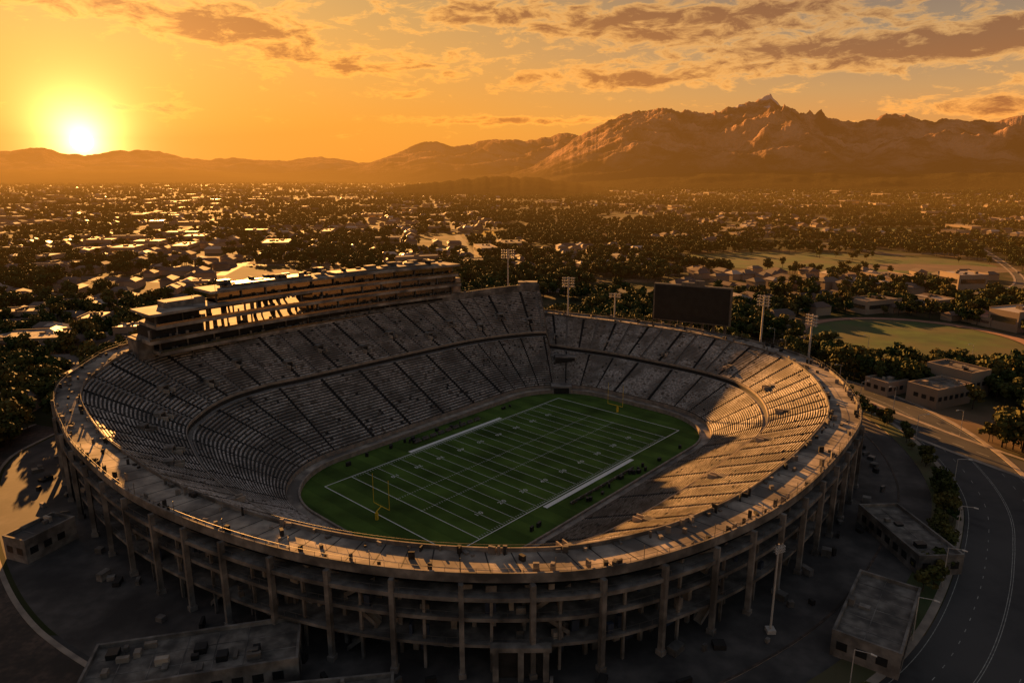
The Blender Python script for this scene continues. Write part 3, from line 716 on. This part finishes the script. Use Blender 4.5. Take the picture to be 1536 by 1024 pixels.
# ---------------------------------------------------------------- haze over the valley, sun glow put in by emission, shaped deepest toward the sun
m=bpy.data.materials.new('glow_haze'); m.use_nodes=True; nt=m.node_tree; nt.nodes.clear(); HD=9.5e-5
o_=nt.nodes.new('ShaderNodeOutputMaterial'); a=nt.nodes.new('ShaderNodeVolumeAbsorption'); a.inputs['Color'].default_value=(0,0,0,1); a.inputs['Density'].default_value=HD
e=nt.nodes.new('ShaderNodeEmission'); e.inputs['Color'].default_value=(.95,.32,.038,1); e.inputs['Strength'].default_value=HD
s=nt.nodes.new('ShaderNodeAddShader'); nt.links.new(a.outputs[0],s.inputs[0]); nt.links.new(e.outputs[0],s.inputs[1]); nt.links.new(s.outputs[0],o_.inputs['Volume'])
hz=MB(); NA=120
for k in range(NA+1):
    ph=-85+170*k/NA; azr=R(-31+ph); d0=480; T_=1900+9500*math.exp(-(ph/26)**2)
    sx,cy=math.sin(azr),math.cos(azr); d1=d0+T_
    for (d,z) in((d0,-6),(d1,-6),(d1,620),(d0,620)): hz.v.append((sx*d,cy*d,z))
for k in range(NA):
    a=4*k; b=a+4
    for q in range(4): hz.f.append((a+q,a+(q+1)%4,b+(q+1)%4,b+q)); hz.m.append(0)
hz.f.append((3,2,1,0)); hz.m.append(0); a=4*NA; hz.f.append((a,a+1,a+2,a+3)); hz.m.append(0)
hz.obj('glow_haze',[m])
# ---------------------------------------------------------------- world
w=bpy.data.worlds.new('World'); scene.world=w; w.use_nodes=True; nt=w.node_tree; nt.nodes.clear(); L=nt.links
SAZ,SEL=-31.2,2.35
def X(op,a,b=None,c=None,clamp=False):
    n=nt.nodes.new('ShaderNodeMath'); n.operation=op; n.use_clamp=clamp
    for i,v in enumerate((a,b,c)):
        if v is None: continue
        if isinstance(v,(int,float)): n.inputs[i].default_value=v
        else: L.new(v,n.inputs[i])
    return n.outputs[0]
def mix(f,a,b,mode='MIX'):
    n=nt.nodes.new('ShaderNodeMixRGB'); n.blend_type=mode
    for i,v in enumerate((f,a,b)):
        if isinstance(v,(int,float)): n.inputs[i].default_value=v
        elif isinstance(v,tuple): n.inputs[i].default_value=(*v,1)
        else: L.new(v,n.inputs[i])
    return n.outputs[0]
def ramp(f,st):
    n=nt.nodes.new('ShaderNodeValToRGB'); e=n.color_ramp.elements
    e[0].position=st[0][0]; e[0].color=(*st[0][1],1); e[1].position=st[-1][0]; e[1].color=(*st[-1][1],1)
    for p,c in st[1:-1]: q=e.new(p); q.color=(*c,1)
    L.new(f,n.inputs[0]); return n.outputs[0]
tc=nt.nodes.new('ShaderNodeTexCoord'); sp=nt.nodes.new('ShaderNodeSeparateXYZ'); L.new(tc.outputs['Generated'],sp.inputs[0])
az=X('MULTIPLY',X('ARCTAN2',sp.outputs[0],sp.outputs[1]),57.2958); el=X('MULTIPLY',X('ARCSINE',sp.outputs[2]),57.2958)
sd=Vector((math.sin(R(SAZ))*math.cos(R(SEL)),math.cos(R(SAZ))*math.cos(R(SEL)),math.sin(R(SEL))))
dn=nt.nodes.new('ShaderNodeVectorMath'); dn.operation='DOT_PRODUCT'; dn.inputs[1].default_value=sd; L.new(tc.outputs['Generated'],dn.inputs[0])
ang=X('MULTIPLY',X('ARCCOSINE',X('MINIMUM',dn.outputs['Value'],1.0)),57.2958)
ef=X('DIVIDE',el,30,clamp=True)
warm=ramp(ef,[(0,(1.0,.34,.022)),(.13,(1.0,.43,.035)),(.28,(.92,.46,.08)),(.42,(.74,.44,.13)),(.6,(.3,.24,.15)),(1,(.14,.14,.15))])
cool=ramp(ef,[(0,(.72,.26,.05)),(.12,(.72,.32,.085)),(.20,(.54,.33,.14)),(.30,(.29,.26,.18)),(.42,(.12,.16,.16)),(1,(.13,.145,.175))])
mf=nt.nodes.new('ShaderNodeMapRange'); mf.interpolation_type='SMOOTHSTEP'; mf.inputs[1].default_value=4; mf.inputs[2].default_value=64; L.new(ang,mf.inputs[0])
sky=mix(mf.outputs[0],warm,cool)
def gl(s,k): return X('MULTIPLY',X('EXPONENT',X('MULTIPLY',X('DIVIDE',ang,s),-1)),k)
cv=nt.nodes.new('ShaderNodeCombineXYZ'); L.new(X('DIVIDE',az,5.0),cv.inputs[0]); L.new(X('DIVIDE',el,1.6),cv.inputs[1])
cn=nt.nodes.new('ShaderNodeTexNoise'); cn.inputs['Scale'].default_value=1.7; cn.inputs['Detail'].default_value=10; cn.inputs['Roughness'].default_value=.68; cn.inputs['Distortion'].default_value=.4; L.new(cv.outputs[0],cn.inputs['Vector'])
bias=None
for a,e,sa,se,k in((25,8.6,12,1.4,.32),(36,8.6,8,1.3,.28),(-21,10.4,6.5,1.3,.38),(-33,12.0,9,1.4,.36),(8,7.3,9,.9,.31),(-1,4.3,10,.4,.32),(-28,4.7,6,.4,.27),(-9,6.3,2.2,.35,.27),(9,11,9,1.8,.26),(34,4.6,6,.9,.30),(-12,8.4,9,1.2,.27),(20,11.3,9,1.2,.25),(-3,12,8,1.0,.25)):
    g=X('MULTIPLY',X('EXPONENT',X('MULTIPLY',X('ADD',X('POWER',X('ABSOLUTE',X('DIVIDE',X('SUBTRACT',az,a),sa)),2),X('POWER',X('ABSOLUTE',X('DIVIDE',X('SUBTRACT',el,e),se)),2)),-1)),k)
    bias=g if bias is None else X('ADD',bias,g)
den=X('SUBTRACT',X('ADD',cn.outputs['Fac'],bias),.60)
alpha=X('MULTIPLY',den,9,clamp=True); thick=X('MULTIPLY',X('SUBTRACT',den,.08),6.0,clamp=True)
bright=mix(1.0,mix(1.0,sky,(1.2,1.0,.75),'MULTIPLY'),(.42,.19,.03),'ADD'); darkc=mix(1.0,mix(1.0,sky,(.44,.29,.24),'MULTIPLY'),(.06,.022,.012),'ADD')
cc=mix(thick,bright,darkc); sky2=mix(X('MULTIPLY',alpha,.92),sky,cc)
glow=X('ADD',X('ADD',gl(9,.55),X('ADD',gl(3.4,1.5),gl(1.0,38))),X('MULTIPLY',X('LESS_THAN',ang,.7),40))
gc=nt.nodes.new('ShaderNodeVectorMath'); gc.operation='SCALE'; gc.inputs[0].default_value=(1.0,.45,.13); L.new(glow,gc.inputs['Scale'])
ni=nt.nodes.new('ShaderNodeTexSky'); ni.sky_type='NISHITA'; ni.sun_disc=False; ni.sun_elevation=R(6); ni.sun_rotation=R(SAZ); 
nis=mix(1.0,ni.outputs[0],(.002,.002,.002),'MULTIPLY')
tot=mix(1.0,mix(1.0,sky2,gc.outputs[0],'ADD'),nis,'ADD')
bg=nt.nodes.new('ShaderNodeBackground'); L.new(tot,bg.inputs[0]); bg.inputs[1].default_value=1.0; wo=nt.nodes.new('ShaderNodeOutputWorld'); L.new(bg.outputs[0],wo.inputs[0])
w.cycles.sampling_method='NONE'
# ---------------------------------------------------------------- sun
sl=bpy.data.lights.new('sun','SUN'); sl.energy=21; sl.angle=R(.6); sl.color=(1,.44,.11); so=bpy.data.objects.new('sun',sl); COL.objects.link(so)
LA,LE=-24,11.5
so.location=(-300,600,200)
dd=Vector((-math.sin(R(LA))*math.cos(R(LE)),-math.cos(R(LA))*math.cos(R(LE)),-math.sin(R(LE))))
so.rotation_euler=dd.to_track_quat('-Z','Y').to_euler()
# ---------------------------------------------------------------- camera
cd=bpy.data.cameras.new('camera'); cd.lens=24; cd.sensor_width=36; cd.clip_start=.5; cd.clip_end=150000
co=bpy.data.objects.new('camera',cd); COL.objects.link(co); co.location=(0,0,84); co.rotation_euler=(R(90-13.6),0,0); scene.camera=co
scene.view_settings.view_transform='Standard'; scene.view_settings.look='None'; scene.view_settings.exposure=0
